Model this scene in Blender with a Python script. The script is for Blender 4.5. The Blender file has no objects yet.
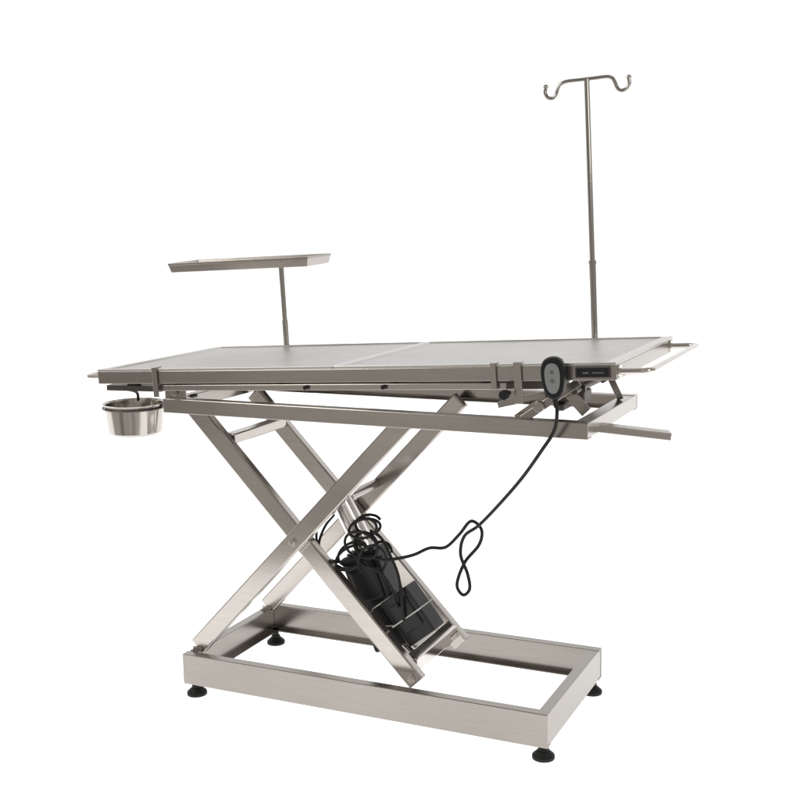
import bpy, bmesh, math, random
from mathutils import Vector, Matrix
random.seed(4)
scn=bpy.context.scene
V=Vector
# ------------------------------------------------------------ materials
def nodes(name):
    m=bpy.data.materials.new(name); m.use_nodes=True
    nt=m.node_tree; return m,nt,nt.nodes["Principled BSDF"]
def steel(name,col,rough=0.32,metal=0.92,stretch=(1.5,40,40),var=0.05,blotch=0.08):
    m,nt,b=nodes(name)
    tc=nt.nodes.new("ShaderNodeTexCoord"); mp=nt.nodes.new("ShaderNodeMapping"); mp.inputs["Scale"].default_value=stretch
    n=nt.nodes.new("ShaderNodeTexNoise"); n.inputs["Scale"].default_value=6; n.inputs["Detail"].default_value=3
    nt.links.new(tc.outputs["Object"],mp.inputs["Vector"]); nt.links.new(mp.outputs[0],n.inputs["Vector"])
    n2=nt.nodes.new("ShaderNodeTexNoise"); n2.inputs["Scale"].default_value=3.0; n2.inputs["Detail"].default_value=3
    nt.links.new(tc.outputs["Object"],n2.inputs["Vector"])
    r=nt.nodes.new("ShaderNodeMapRange"); r.inputs["From Min"].default_value=0.3; r.inputs["From Max"].default_value=0.7
    r.inputs["To Min"].default_value=1-var; r.inputs["To Max"].default_value=1+var*0.5
    nt.links.new(n.outputs["Fac"],r.inputs["Value"])
    r3=nt.nodes.new("ShaderNodeMapRange"); r3.inputs["From Min"].default_value=0.3; r3.inputs["From Max"].default_value=0.7
    r3.inputs["To Min"].default_value=1-blotch; r3.inputs["To Max"].default_value=1+blotch*0.5
    nt.links.new(n2.outputs["Fac"],r3.inputs["Value"])
    mx=nt.nodes.new("ShaderNodeMath"); mx.operation='MULTIPLY'
    nt.links.new(r.outputs[0],mx.inputs[0]); nt.links.new(r3.outputs[0],mx.inputs[1])
    mc=nt.nodes.new("ShaderNodeVectorMath"); mc.operation='SCALE'; mc.inputs[0].default_value=col
    nt.links.new(mx.outputs[0],mc.inputs["Scale"]); nt.links.new(mc.outputs[0],b.inputs["Base Color"])
    r2=nt.nodes.new("ShaderNodeMapRange"); r2.inputs["To Min"].default_value=rough*0.8; r2.inputs["To Max"].default_value=rough*1.25
    nt.links.new(n2.outputs["Fac"],r2.inputs["Value"]); nt.links.new(r2.outputs[0],b.inputs["Roughness"])
    b.inputs["Metallic"].default_value=metal
    return m
def plastic(name,col,rough=0.4,spec=0.5):
    m,nt,b=nodes(name); n=nt.nodes.new("ShaderNodeTexNoise"); n.inputs["Scale"].default_value=40
    b.inputs["Specular IOR Level"].default_value=spec
    r=nt.nodes.new("ShaderNodeMapRange"); r.inputs["To Min"].default_value=rough*.8; r.inputs["To Max"].default_value=rough*1.2
    nt.links.new(n.outputs["Fac"],r.inputs["Value"]); nt.links.new(r.outputs[0],b.inputs["Roughness"])
    b.inputs["Base Color"].default_value=(*col,1); return m
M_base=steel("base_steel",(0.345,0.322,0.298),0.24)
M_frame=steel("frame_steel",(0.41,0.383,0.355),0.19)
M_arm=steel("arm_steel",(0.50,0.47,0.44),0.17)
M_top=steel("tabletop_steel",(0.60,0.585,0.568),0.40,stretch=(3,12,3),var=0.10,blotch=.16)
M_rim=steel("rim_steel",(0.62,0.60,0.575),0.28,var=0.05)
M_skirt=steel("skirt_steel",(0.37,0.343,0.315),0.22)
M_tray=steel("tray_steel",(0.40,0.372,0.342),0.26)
M_chrome=steel("polished_steel",(0.64,0.61,0.58),0.10,metal=1.0,var=0.0,blotch=0.05)
M_pole=steel("pole_steel",(0.42,0.40,0.375),0.12,metal=1.0,var=0.0,blotch=0.05)
M_tube=steel("actuator_steel",(0.80,0.78,0.75),0.18,metal=0.85,var=0.0,blotch=0.05)
M_bucket=steel("bucket_steel",(0.50,0.47,0.44),0.14,metal=1.0,var=0.0,blotch=0.08)
M_dark=steel("dark_steel",(0.13,0.115,0.105),0.4)
M_black=plastic("black_plastic",(0.009,0.009,0.010),0.38,.35)
M_rubber=plastic("black_rubber",(0.008,0.008,0.008),0.55,.3)
M_grey=plastic("grey_plastic",(0.21,0.215,0.22),0.45)
M_lt=plastic("pale_strap",(0.5,0.5,0.48),0.5)
M_btn=plastic("button_plastic",(.10,.102,.106),.5)
# ------------------------------------------------------------ helpers
def finish(bm,name,mat,bevel=0.002,smooth=False,parent=None,M=None,segs=2):
    bmesh.ops.recalc_face_normals(bm,faces=bm.faces)
    for e in bm.edges:
        if len(e.link_faces)==2 and e.calc_face_angle(0)>math.radians(38): e.smooth=False
    me=bpy.data.meshes.new(name); bm.to_mesh(me); bm.free()
    mats=mat if isinstance(mat,(list,tuple)) else [mat]
    for x in mats: me.materials.append(x)
    o=bpy.data.objects.new(name,me); bpy.context.collection.objects.link(o)
    if smooth:
        for p in me.polygons: p.use_smooth=True
    if bevel:
        b=o.modifiers.new("b",'BEVEL'); b.width=bevel; b.segments=segs; b.limit_method='ANGLE'; b.angle_limit=math.radians(40); b.harden_normals=False
    if M is not None: o.matrix_world=M
    if parent is not None:
        bpy.context.view_layer.update()
        mw=o.matrix_world.copy(); o.parent=parent; o.matrix_parent_inverse=parent.matrix_world.inverted(); 
        bpy.context.view_layer.update(); o.matrix_world=mw
    return o
def box(bm,a,b,mi=0):
    r=bmesh.ops.create_cube(bm,size=1)
    a=V(a);b=V(b)
    for v in r['verts']:
        v.co=V([a[i]+(v.co[i]+.5)*(b[i]-a[i]) for i in range(3)])
    for f in set(f for v in r['verts'] for f in v.link_faces): f.material_index=mi
    return r['verts']
def beam(bm,p0,p1,w,h,side=(0,1,0),mi=0):
    p0=V(p0);p1=V(p1);d=(p1-p0);L=d.length;d.normalize();s=V(side);s=(s-s.dot(d)*d).normalized();u=s.cross(d)
    r=bmesh.ops.create_cube(bm,size=1)
    for v in r['verts']:
        c=v.co.copy(); v.co=p0+d*(c.x+.5)*L+s*c.y*w+u*c.z*h
    for f in set(f for v in r['verts'] for f in v.link_faces): f.material_index=mi
def cyl(bm,p0,p1,r0,r1=None,n=28,mi=0):
    p0=V(p0);p1=V(p1);d=p1-p0
    r=bmesh.ops.create_cone(bm,cap_ends=True,segments=n,radius1=r0,radius2=r0 if r1 is None else r1,depth=d.length)
    q=V((0,0,1)).rotation_difference(d.normalized())
    for v in r['verts']: v.co=q@v.co+(p0+p1)/2
    for f in set(f for v in r['verts'] for f in v.link_faces):
        f.material_index=mi
        if len(f.verts)==4: f.smooth=True
def cr(pts,k=8):
    P=[V(p) for p in pts]; P=[P[0]*2-P[1]]+P+[P[-1]*2-P[-2]]; out=[]
    for i in range(1,len(P)-2):
        a,b,c,d=P[i-1:i+3]
        for j in range(k):
            t=j/k; out.append(.5*((2*b)+(c-a)*t+(2*a-5*b+4*c-d)*t*t+(3*b-a-3*c+d)*t**3))
    out.append(P[-2]); return out
def sweep(bm,pts,r,n=12,mi=0,smooth=8):
    P=cr(pts,smooth) if smooth else [V(p) for p in pts]
    rings=[];u=None
    for i,p in enumerate(P):
        t=(P[min(i+1,len(P)-1)]-P[max(i-1,0)]).normalized()
        if u is None:
            u=t.orthogonal().normalized()
        u=(u-u.dot(t)*t).normalized(); w=t.cross(u)
        rings.append([bm.verts.new(p+r*(math.cos(a)*u+math.sin(a)*w)) for a in [2*math.pi*k/n for k in range(n)]])
    for A,B in zip(rings,rings[1:]):
        for k in range(n):
            f=bm.faces.new((A[k],A[(k+1)%n],B[(k+1)%n],B[k])); f.smooth=True; f.material_index=mi
    for R in (rings[0],rings[-1]):
        f=bm.faces.new(R); f.material_index=mi
def corner(a,c,b,r,k=5):
    a,b,c=V(a),V(b),V(c); A=c+(a-c).normalized()*r;B=c+(b-c).normalized()*r
    return [A*(1-t)**2+c*2*t*(1-t)+B*t*t for t in [i/k for i in range(k+1)]]
def extrude_profile(bm,prof,axis,a,b,mi=0):
    def mk(t): return [bm.verts.new((t,p,q) if axis=='x' else (p,t,q)) for p,q in prof]
    A=mk(a);B=mk(b);n=len(prof)
    bm.faces.new(A);bm.faces.new(B[::-1])
    for i in range(n): bm.faces.new((A[i],A[(i+1)%n],B[(i+1)%n],B[i]))
def N(): return bmesh.new()

W=0.448; z0=.035; zt=.115; X0=.010; X1=.990
root=bpy.data.objects.new("operating_table",None); bpy.context.collection.objects.link(root)
root.location=(.5,W/2,0); root.empty_display_size=.1
root["label"]="stainless steel veterinary operating table on a scissor lift base"; root["category"]="operating table"
bpy.context.view_layer.update()
# ------------------------------------------------------------ base frame
bm=N(); t=.004; fw=.026
def cprof(y,s):
    return [(y,z0),(y+s*fw,z0),(y+s*fw,z0+t),(y+s*t,z0+t),(y+s*t,zt-t),(y+s*fw,zt-t),(y+s*fw,zt),(y,zt)]
extrude_profile(bm,cprof(0,1),'x',X0,X1)
extrude_profile(bm,cprof(W,-1),'x',X0,X1)
def xprof(x,s): return [(x,z0+.001),(x+s*fw,z0+.001),(x+s*fw,z0+t),(x+s*t,z0+t),(x+s*t,zt-t-.001),(x+s*fw,zt-t-.001),(x+s*fw,zt-.001),(x,zt-.001)]
extrude_profile(bm,xprof(X0+.0015,1),'y',.0045,W-.0045)
extrude_profile(bm,xprof(X1-.0015,-1),'y',.0045,W-.0045)
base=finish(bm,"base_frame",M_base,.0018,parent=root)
for (x,y) in [(.032,.026),(.972,.026),(.972,W-.026),(.032,W-.026)]:
    bm=N(); 
    cyl(bm,(x,y,.0),(x,y,.008),.026,.026); cyl(bm,(x,y,.008),(x,y,.020),.026,.013); cyl(bm,(x,y,.020),(x,y,z0+.0005),.009)
    cyl(bm,(x,y,.0195),(x,y,.0255),.013,n=6)
    finish(bm,"foot",M_rubber,.001,parent=base)
# ------------------------------------------------------------ scissor arms
za,zb=.120,.742; xa,D=.030,.624
sl=(zb-za)/(D-xa)
aw,ah=.026,.046
def arm(y,kind):
    bm=N()
    if kind==1: p0=(xa-.003,y,za+.002);p1=(D+.006,y,zb+.006*sl)
    else: p0=(D+.014,y,za-.014*sl);p1=(xa-.002,y,zb+.002*sl)
    beam(bm,p0,p1,aw,ah)
    o=finish(bm,"scissor_arm",M_arm,.004,parent=root,segs=3)
    s=-1 if y<W/2 else 1
    q=.497 if kind==1 else .02
    bm=N()
    c=V(p0).lerp(V(p1),q)
    c.y=y
    cyl(bm,c+V((0,s*aw/2,0)),c+V((0,s*(aw/2+.004),0)),.011,n=6)
    cyl(bm,c+V((0,s*(aw/2+.0039),0)),c+V((0,s*(aw/2+.007),0)),.006)
    finish(bm,"pivot_bolt",M_chrome,.0006,parent=o)
arm(.053,1);arm(.083,2);arm(W-.053,1);arm(W-.083,2)
for y in (.053,W-.053):
    bm=N(); box(bm,(.0155,y-.024,zt-.0008),(.052,y+.024,zt+.0015)); finish(bm,"pivot_plate",M_base,.0008,parent=root)
    for k in (-1,1):
        bm=N(); box(bm,(.018,y+k*.0160-.0015,zt+.001),(.046,y+k*.0160+.0015,zt+.010))
        finish(bm,"pivot_bracket",M_base,.001,parent=root)
def bar(p0,p1,w,h,side=(1,0,0),mat=M_arm,name="crossbar",bev=.003):
    bm=N(); beam(bm,p0,p1,w,h,side); return finish(bm,name,mat,bev,parent=root)
bar((D-.012,.097,.140),(D-.012,W-.097,.140),.036,.036,mat=M_chrome)
bar((.118,.097,.668),(.118,W-.097,.668),.034,.026)
bm=N(); cyl(bm,(.385,.067,.510),(.385,W-.067,.510),.013); finish(bm,"crossbar",M_skirt,0,parent=root)
# ------------------------------------------------------------ upper frame
bm=N(); a,b,c,d=-.0156,1.0763,.0066,.4386; u,ut=.778,.0362
def uprof(y,s):
    zl=u-ut; return [(y,zl),(y+s*.03,zl),(y+s*.03,zl+.003),(y+s*.003,zl+.003),(y+s*.003,u-.003),(y+s*.03,u-.003),(y+s*.03,u),(y,u)]
extrude_profile(bm,uprof(c,1),'x',a,b); extrude_profile(bm,uprof(d,-1),'x',a,b)
box(bm,(a+.001,c+.0035,u-ut+.001),(a+.03,d-.0035,u-.001)); box(bm,(b-.034,c+.0035,u-ut+.001),(b-.001,d-.0035,u-.001))
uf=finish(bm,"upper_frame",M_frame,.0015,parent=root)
# ------------------------------------------------------------ tilted table top
th=math.atan((.9143-.849)/(1.145+.1853))
TM=Matrix.Translation((-.1853,0,.849))@Matrix.Rotation(-th,4,'Y')
LN=(1.145+.1853)/math.cos(th); y0,y1=-.03,.5066; tt=.037
bm=N(); box(bm,(0,y0,-tt),(LN,y1,-.0065))
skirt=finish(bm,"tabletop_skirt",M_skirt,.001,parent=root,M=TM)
def panel(s0,s1):
    bm=N(); box(bm,(s0-(.0008 if s0==0 else 0),y0-.0008,-.0062),(s1+(.0008 if s1==LN else 0),y1+.0008,0))
    bm.faces.ensure_lookup_table()
    top=max(bm.faces,key=lambda f:f.calc_center_median().z)
    bmesh.ops.inset_region(bm,faces=[top],thickness=.013,depth=0)
    # wider border at the outer ends
    for v in top.verts:
        if s0==0 and v.co.x<.1: v.co.x+=.012
        if s1==LN and v.co.x>LN-.1: v.co.x-=.016
    bmesh.ops.inset_region(bm,faces=[top],thickness=.004,depth=-.004)
    for f in bm.faces: f.material_index=1
    top.material_index=0
    return finish(bm,"tabletop_panel",[M_top,M_rim],.0018,parent=root,M=TM,segs=3)
mid=.675
pl=panel(0,mid-.0006); pr=panel(mid+.0006,LN)
bm=N(); q=.024
box(bm,(.15,.015,-tt-q),(1.185,.040,-tt-.0005)); box(bm,(.15,.437,-tt-q),(1.185,.462,-tt-.0005))
box(bm,(.152,.0405,-tt-q+.001),(.18,.4365,-tt-.001)); box(bm,(1.15,.0405,-tt-q+.001),(1.183,.4365,-tt-.001)); box(bm,(.64,.0405,-tt-q+.001),(.68,.4365,-tt-.001))
finish(bm,"top_support_frame",M_dark,.0015,parent=root,M=TM)
bm=N(); 
box(bm,(.165,-.024,-tt-.019),(1.09,-.018,-tt-.005))
for s in (.2,.5,.8,1.02): box(bm,(s,-.0181,-tt-.017),(s+.02,.0148,-tt-.008))
finish(bm,"accessory_rail",M_frame,.001,parent=root,M=TM)
bm=N()
box(bm,(.14,.492,-tt-.028),(1.2,.498,-tt-.006))
for s in (.2,.6,1.1): box(bm,(s,.4625,-tt-.024),(s+.02,.4921,-tt-.010))
finish(bm,"accessory_rail",M_skirt,.001,parent=root,M=TM)
for s in (.60,.80):
    bm=N(); cyl(bm,(s,-.0245,-tt-.012),(s,-.034,-tt-.012),.0052); finish(bm,"rail_knob",M_black,.001,parent=root,M=TM)
def clamp(s,w,h0,h1,knob):
    bm=N(); box(bm,(s,-.0365,h0),(s+w,-.0315,h1)); box(bm,(s,-.0316,h1-.003),(s+w,-.012,h1))
    c=finish(bm,"side_clamp",M_skirt,.001,parent=root,M=TM)
    if knob:
        bm=N(); cyl(bm,(s-.016,-.023,-tt-.026),(s-.016,-.050,-tt-.026),.005); cyl(bm,(s-.016,-.049,-tt-.026),(s-.016,-.062,-tt-.026),.011)
        finish(bm,"clamp_knob",M_black,.002,parent=c,M=TM)
clamp(.172,.014,-.070,.004,False)
clamp(1.112,.017,-.085,.004,True)
clamp(1.060,.012,-.055,.003,False)
bm=N(); box(bm,(1.246,-.0335,-.031),(1.320,-.0303,-.009),0); box(bm,(1.249,-.0350,-.029),(1.317,-.0334,-.011),1)
box(bm,(1.262,-.0356,-.0225),(1.275,-.0349,-.0185),2); box(bm,(1.282,-.0356,-.022),(1.307,-.0349,-.0192),2)
finish(bm,"edge_latch",[M_dark,M_black,M_btn],.0004,parent=root,M=TM)
def uh(s0,s1,ya,yb,h,r=.0075):
    pts=[V((s0,ya,h))]+corner((s0,ya,h),(s1,ya,h),(s1,yb,h),.022)+corner((s1,ya,h),(s1,yb,h),(s0,yb,h),.022)+[V((s0,yb,h))]
    bm=N(); sweep(bm,pts,r,14,smooth=0)
    for y in (ya,yb):
        sg=1 if s1>s0 else -1
        cyl(bm,(s0,y,h),(s0+sg*.004,y,h),.014)
    finish(bm,"end_handle",M_chrome,0,parent=root,M=TM)
uh(LN,LN+.066,-.010,.475,-.021); uh(0,-.055,-.010,.475,-.021)
# ------------------------------------------------------------ tilt mechanism
for y in (.012,.4305):
    bm=N(); box(bm,(-.012,y,u+.0005),(.05,y+.006,u+.030)); cyl(bm,(.02,y-.006,u+.016),(.02,y+.012,u+.016),.008)
    finish(bm,"hinge",M_skirt,.001,parent=root)
for y in (.06,.38):
    bm=N(); beam(bm,(.90,y,u-.01),(1.02,y,.855),.006,.022); cyl(bm,(1.02,y-.01,.845),(1.02,y+.016,.845),.008)
    finish(bm,"tilt_strut",M_skirt,.001,parent=root)
bm=N(); cyl(bm,(.88,.22,.775),(1.0,.22,.825),.010); cyl(bm,(.9995,.22,.8248),(1.035,.22,.838),.006)
finish(bm,"gas_strut",M_dark,0,parent=root)
bm=N()
beam(bm,(1.060,.110,.752),(1.213,.178,.7300),.034,.017)
finish(bm,"release_lever",M_frame,.002,parent=root)
bm=N(); beam(bm,(.925,.022,.775),(1.05,.030,.862),.005,.018)
cyl(bm,(.965,.012,.806),(.965,.024,.806),.012)
finish(bm,"tilt_bracket",M_skirt,.001,parent=root)
bm=N(); box(bm,(.955,.14,.795),(1.03,.20,.825)); box(bm,(.965,.13,.7785),(.985,.21,.7955)); finish(bm,"tilt_lock",M_dark,.004,parent=root)
bm=N(); cyl(bm,(1.035,.045,.838),(1.035,.43,.838),.0065)
for y in (.09,.27,.34): cyl(bm,(1.035,y,.838),(1.035,y+.010,.838),.013,n=6)
finish(bm,"threaded_rod",M_dark,0,parent=root)
for p0,p1,w_ in (((1.055,.07,.79),(.985,.07,.862),.026),((1.06,.34,.778),(1.02,.34,.86),.016)):
    bm=N(); beam(bm,p0,p1,.004,w_); finish(bm,"gusset_plate",M_skirt,.001,parent=root)
bm=N(); beam(bm,(.86,.05,.80),(.97,.05,.828),.010,.014); finish(bm,"guide_bar",M_skirt,.001,parent=root)
# ------------------------------------------------------------ IV pole
yp=.520
pb=V((.948,yp,.84)); pt=V((.921,yp,1.540)); pdir=(pt-pb).normalized()
bm=N(); cyl(bm,pb,pb+pdir*.25,.0086); cyl(bm,pb+pdir*.249,pb+pdir*.258,.0098); cyl(bm,pb+pdir*.257,pt,.0066)
iv=finish(bm,"drip_pole",M_pole,0,parent=root)
bm=N(); box(bm,(.925,.499,.852),(.970,.508,.885)); box(bm,(.930,.5081,.856),(.965,.534,.881)); 
finish(bm,"pole_clamp",M_chrome,.002,parent=iv)
bm=N(); ex=V((math.cos(th),0,math.sin(th)))
def hp(l): return [pt+ex*(x*.00250)+V((0,0,-z*.00245)) for x,z in l]
sweep(bm,hp([(-42,4),(-42.5,9),(-40,13.5),(-35.5,15),(-31.5,12.5),(-29.5,7),(-26.5,2),(-20,0),(-8,0),(8,0),(20,0),(25.5,2),(28.5,7),(31,12.5),(35,15),(40,13.5),(42.5,9),(42,4)]),.0046,10)
for l in (-42,42): 
    c=hp([(l,3)])[0]; r=bmesh.ops.create_uvsphere(bm,u_segments=12,v_segments=8,radius=.0064); bmesh.ops.translate(bm,verts=r['verts'],vec=c)
finish(bm,"drip_hook",M_pole,0,parent=iv,smooth=True)
# ------------------------------------------------------------ instrument tray on its pole
tb=V((.046,yp,.80)); ttp=V((.034,yp,1.084)); td=(ttp-tb).normalized()
TR=Matrix.Translation((-.036,.470,1.081))@Matrix.Rotation(-th*.7,4,'Y')@Matrix.Rotation(math.radians(1.2),4,'X')@Matrix.Rotation(math.radians(8),4,'Z')
bm=N()
lx,ly=.210,.090
def ring(f,z): return [bm.verts.new((sx*(lx-f),sy*(ly-f),z)) for sx,sy in ((-1,-1),(1,-1),(1,1),(-1,1))]
rings=[ring(.006,0),ring(.001,.020),ring(.0,.020),ring(.0,.026),ring(.005,.026),ring(.009,.018)]
bm.faces.new(rings[0][::-1]); bm.faces.new(rings[-1])
for A,B in zip(rings,rings[1:]):
    for k in range(4): bm.faces.new((A[k],A[(k+1)%4],B[(k+1)%4],B[k]))
tray=finish(bm,"instrument_tray",M_tray,.0015,parent=root,M=TR)
bm=N(); cyl(bm,tb,tb+td*.13,.0088); cyl(bm,tb+td*.129,ttp,.0074); 
finish(bm,"tray_pole",M_pole,0,parent=tray)
bm=N(); box(bm,(.022,.499,.812),(.068,.508,.85)); box(bm,(.028,.5081,.816),(.063,.534,.846)); finish(bm,"pole_clamp",M_chrome,.002,parent=tray)
# ------------------------------------------------------------ actuator
ya_=.165
A0=V((.398,ya_,.516)); A1=V((.478,ya_,.368)); ad=(A1-A0).normalized()
bm=N(); cyl(bm,A0,A1,.027); cyl(bm,A0+ad*.115,A0+ad*.127,.031)
r=bmesh.ops.create_uvsphere(bm,u_segments=24,v_segments=14,radius=.0268); bmesh.ops.translate(bm,verts=r['verts'],vec=A0)
for v in r['verts']:
    for f in v.link_faces: f.smooth=True
B0=V((.455,ya_,.392)); B1=V((.548,ya_,.160)); bd=(B1-B0).normalized()
act=finish(bm,"lift_actuator",M_tube,0,parent=root)
bm=N(); cyl(bm,B1-bd*.02,V((D-.014,ya_,.125)),.012); finish(bm,"actuator_rod",M_chrome,0,parent=act)
for dy in (-.031,.031):
    bm=N(); beam(bm,A0-ad*.030+V((0,dy,0)),A0+ad*.012+V((0,dy,0)),.005,.040)
    finish(bm,"actuator_bracket",M_tube,.001,parent=act)
bm=N(); beam(bm,B0,B1,.074,.104); beam(bm,B0+bd*.01+V((0,-.038,0)),B0+bd*.12+V((0,-.038,0)),.014,.075)
cyl(bm,B0-bd*.012,B0+bd*.01,.030)
finish(bm,"motor_housing",M_black,.009,parent=act,segs=3)
c1=V((.560,.140,.305)); c2=V((.638,.140,.205)); cd_=(c2-c1).normalized()
bm=N(); beam(bm,c1,c2,.060,.088); beam(bm,c1+cd_*.02+V((0,-.031,0)),c2-cd_*.03+V((0,-.031,0)),.008,.060)
finish(bm,"control_box",M_black,.008,parent=act,segs=3)
def strap(c,d,w,h):
    bm=N()
    d=V(d).normalized(); s=V((0,1,0)); n=s.cross(d).normalized(); c=V(c)
    P=[c+s*w/2+n*h/2,c-s*w/2+n*h/2,c-s*w/2-n*h/2,c+s*w/2-n*h/2]
    sweep(bm,P+[P[0]],.0019,8,smooth=0)
    finish(bm,"strap",M_lt,0,parent=act)
strap(B0.lerp(B1,.55)+V((0,-.004,0)),bd+V((.22,0,.12)),.088,.109)
strap(B0.lerp(B1,.75),bd+V((-.25,0,.1)),.080,.109)
strap((c1+c2)/2,cd_,.074,.091)
def cable(pts,r=.0036):
    bm=N(); sweep(bm,pts,r,8); finish(bm,"cable",M_rubber,0,parent=act)
def loop(c,rx,rz,ph=0,turns=1.2,rot=0,dep=.016):
    o=[]
    n=int(13*turns)
    for i in range(n+1):
        a=ph+2*math.pi*turns*i/n; g=1+.16*math.sin(.63*a+ph)
        x=math.cos(a)*rx*g+.006*math.sin(.4*a); z=math.sin(a)*rz*g
        o.append(V(c)+V((x*math.cos(rot)-z*math.sin(rot), dep*math.sin(.37*a+ph), x*math.sin(rot)+z*math.cos(rot))))
    return o
cable(loop((.490,.115,.470),.038,.022,.4,2.3,rot=.25))
cable(loop((.490,.108,.425),.040,.032,2.0,2.6,rot=-.2))
cable(loop((.455,.105,.395),.048,.026,.0,1.8,rot=.5))
cable(loop((.520,.105,.395),.030,.038,.8,1.6,rot=-.5))
cable([(.400,.12,.490),(.372,.12,.455),(.360,.11,.41),(.380,.11,.375),(.420,.11,.36),(.455,.11,.345)])
cable([(.405,.12,.505),(.358,.12,.465),(.348,.12,.42),(.366,.11,.39),(.41,.105,.375),(.45,.105,.385),(.49,.105,.40)])
cable([(.500,.12,.46),(.535,.11,.445),(.555,.11,.41),(.577,.11,.36),(.590,.098,.31),(.595,.10,.25)])
cable([(.44,.11,.395),(.49,.105,.375),(.53,.10,.365),(.560,.10,.335),(.580,.10,.28)],.0032)
# ------------------------------------------------------------ hand controller (hangs on the front edge)
hc=V((1.020,-.050,.880)); HM=Matrix.Translation(hc)@Matrix.Rotation(math.radians(-4),4,'Y')@Matrix.Scale(.88,4)
def oval(bm,a,b,yf,yb,mi=0,n=40,p=2.4,taper=.12,rnd=.004):
    def R(sc,y):
        o=[]
        for i in range(n):
            t=2*math.pi*i/n; cx=math.copysign(abs(math.cos(t))**(2/p),math.cos(t)); cz=math.copysign(abs(math.sin(t))**(2/p),math.sin(t))
            o.append(bm.verts.new(((a-sc)*cx*(1+taper*cz),y,(b-sc)*cz)))
        return o
    rs=[R(rnd,yf),R(rnd*.3,yf+rnd*.3),R(0,yf+rnd),R(0,yb-rnd),R(rnd,yb)]
    fs=[bm.faces.new(rs[0]),bm.faces.new(rs[-1][::-1])]
    for A,B in zip(rs,rs[1:]):
        for k in range(n):
            f=bm.faces.new((A[k],A[(k+1)%n],B[(k+1)%n],B[k])); f.smooth=True; fs.append(f)
    for f in fs: f.material_index=mi
bm=N(); oval(bm,.029,.051,-.012,.010)
hand=finish(bm,"hand_controller",M_black,0,M=HM)
hand["label"]="black and grey oval hand controller hanging on the table edge"; hand["category"]="hand controller"
bm=N(); oval(bm,.0185,.036,-.0145,-.0115,rnd=.001); finish(bm,"face_plate",M_grey,0,parent=hand,M=HM)
for z in (.015,-.006):
    bm=N(); cyl(bm,(0,-.0144,z),(0,-.0162,z),.0042); finish(bm,"button",M_btn,.0006,parent=hand,M=HM)
bm=N(); box(bm,(-.010,.0105,.02),(.010,.0225,.040)); box(bm,(-.010,.0101,.037),(.010,.045,.0405))
finish(bm,"hanging_hook",M_black,.001,parent=hand,M=HM)
cord=[(1.023,-.050,.839),(1.027,-.051,.808),(1.017,-.04,.766),(.985,-.03,.718),(.932,0,.650),(.866,.04,.578),(.80,.08,.512),(.755,.1,.476),(.745,.1,.431),(.762,.1,.386),(.767,.1,.350),(.750,.1,.333),(.735,.1,.357),(.752,.108,.41),(.786,.115,.455),(.792,.115,.492),(.764,.12,.508),(.73,.13,.47),(.69,.14,.432),(.65,.135,.427),(.615,.125,.41),(.58,.115,.40),(.545,.105,.395),(.50,.10,.40)]
bm=N(); sweep(bm,cord,.0040,10); cyl(bm,(1.022,-.050,.841),(1.025,-.051,.818),.0065,.0046)
finish(bm,"cord",M_rubber,0,parent=hand)
# ------------------------------------------------------------ bucket
bc=V((-.162,.08,.668))
bm=N(); n=48
prof=[(.064,.0),(.070,.006),(.0765,.074),(.081,.077),(.0825,.081),(.080,.0815),(.0755,.077),(.068,.010),(.062,.004)]
rs=[]
for r,z in prof: rs.append([bm.verts.new(bc+V((r*math.cos(2*math.pi*k/n),r*math.sin(2*math.pi*k/n),z))) for k in range(n)])
bm.faces.new(rs[0][::-1]);bm.faces.new(rs[-1])
for A,B in zip(rs,rs[1:]):
    for k in range(n):
        f=bm.faces.new((A[k],A[(k+1)%n],B[(k+1)%n],B[k])); f.smooth=True
bk=finish(bm,"bucket",M_bucket,0)
bk["label"]="small round stainless steel waste bucket hanging under the table end"; bk["category"]="bucket"
bm=N()
sweep(bm,[bc+V((.0805*math.cos(a),.0805*math.sin(a),.070)) for a in [2*math.pi*i/32 for i in range(33)]],.0026,8,smooth=0)
sweep(bm,[bc+V((.079,.01,.072)),bc+V((.10,.01,.088)),bc+V((.15,.01,.100)),bc+V((.19,.01,.108))],.005,8)
beam(bm,bc+V((-.05,-.02,.124)),bc+V((.12,-.02,.128)),.05,.014); beam(bm,bc+V((.02,-.02,.130)),bc+V((.02,-.02,.155)),.02,.03)
sweep(bm,[bc+V((-.02,-.02,.12)),bc+V((-.03,.05,.10)),bc+V((-.04,.069,.072))],.004,8)
finish(bm,"bucket_holder",M_dark,0,parent=root)
# ------------------------------------------------------------ ground
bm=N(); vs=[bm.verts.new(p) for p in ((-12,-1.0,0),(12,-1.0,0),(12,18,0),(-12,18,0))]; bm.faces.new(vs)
m,nt,b=nodes("glowing_white_floor"); b.inputs["Base Color"].default_value=(.8,.8,.8,1); b.inputs["Roughness"].default_value=.9
b.inputs["Emission Color"].default_value=(1,1,1,1); b.inputs["Emission Strength"].default_value=1.0  # emission added so the floor stays pure white and shows no shadow
g=finish(bm,"ground",m,0); g["kind"]="structure"
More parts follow.
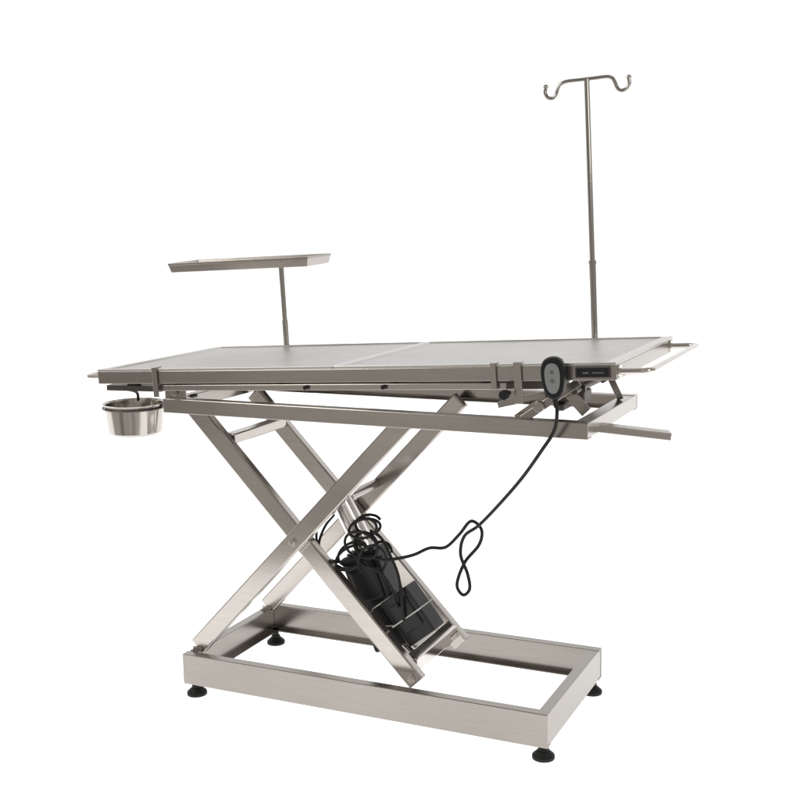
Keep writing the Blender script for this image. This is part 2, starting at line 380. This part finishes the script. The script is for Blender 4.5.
# ------------------------------------------------------------ world: bright backdrop side, dim mottled room on the other side
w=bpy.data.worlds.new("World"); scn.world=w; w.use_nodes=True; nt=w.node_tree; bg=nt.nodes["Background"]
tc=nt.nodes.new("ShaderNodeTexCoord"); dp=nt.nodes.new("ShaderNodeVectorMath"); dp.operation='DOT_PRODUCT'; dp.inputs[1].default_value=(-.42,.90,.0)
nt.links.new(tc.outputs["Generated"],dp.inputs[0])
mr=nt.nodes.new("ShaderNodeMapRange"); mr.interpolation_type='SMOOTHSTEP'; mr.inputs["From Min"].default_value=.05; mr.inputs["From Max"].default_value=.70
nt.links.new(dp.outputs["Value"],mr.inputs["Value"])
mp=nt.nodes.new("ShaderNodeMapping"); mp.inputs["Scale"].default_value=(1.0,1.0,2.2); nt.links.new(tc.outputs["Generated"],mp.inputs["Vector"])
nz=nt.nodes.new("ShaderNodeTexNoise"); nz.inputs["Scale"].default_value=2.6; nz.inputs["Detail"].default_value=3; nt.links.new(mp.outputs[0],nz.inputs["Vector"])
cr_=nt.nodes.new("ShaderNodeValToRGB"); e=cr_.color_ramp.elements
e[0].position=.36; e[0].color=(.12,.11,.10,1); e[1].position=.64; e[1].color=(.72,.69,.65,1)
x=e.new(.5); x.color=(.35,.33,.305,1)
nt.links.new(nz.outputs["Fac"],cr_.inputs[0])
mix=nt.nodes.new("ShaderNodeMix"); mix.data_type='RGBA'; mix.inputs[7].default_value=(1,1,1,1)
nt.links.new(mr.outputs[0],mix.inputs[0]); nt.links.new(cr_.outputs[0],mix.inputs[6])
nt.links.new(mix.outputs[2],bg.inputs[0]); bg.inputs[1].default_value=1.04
# ------------------------------------------------------------ unseen area lamps, added as key and fill light
def area(loc,tgt,size,en,col):
    l=bpy.data.lights.new("added_area_lamp",'AREA'); l.shape='RECTANGLE'; l.size=size[0]; l.size_y=size[1]; l.energy=en; l.color=col
    o=bpy.data.objects.new("added_area_lamp",l); bpy.context.collection.objects.link(o); o.location=loc
    o.rotation_euler=(V(tgt)-V(loc)).to_track_quat('-Z','Y').to_euler()
area((-1.6,-2.4,3.0),(.5,.2,.5),(1.2,1.2),36,(1,.97,.93))
area((3.6,-1.2,2.2),(.6,.2,.5),(.8,1.4),22,(1,.96,.91))
# ------------------------------------------------------------ camera
yaw,pit,roll,f=-.4401,-.1560,-.0193,1175.5
cp,sp,cy,sy=math.cos(pit),math.sin(pit),math.cos(yaw),math.sin(yaw)
F=V((sy*cp,cy*cp,sp)); R=V((cy,-sy,0)); U=R.cross(F)
R2=math.cos(roll)*R+math.sin(roll)*U; U2=-math.sin(roll)*R+math.cos(roll)*U
cm=Matrix((( R2.x,U2.x,-F.x,1.7581),(R2.y,U2.y,-F.y,-2.3682),(R2.z,U2.z,-F.z,1.2191),(0,0,0,1)))
cd=bpy.data.cameras.new("Camera"); cd.sensor_width=36; cd.lens=36*f/800; cd.clip_end=200
co=bpy.data.objects.new("Camera",cd); bpy.context.collection.objects.link(co); co.matrix_world=cm; scn.camera=co
scn.view_settings.view_transform='Standard'; scn.view_settings.look='None'; scn.view_settings.exposure=0
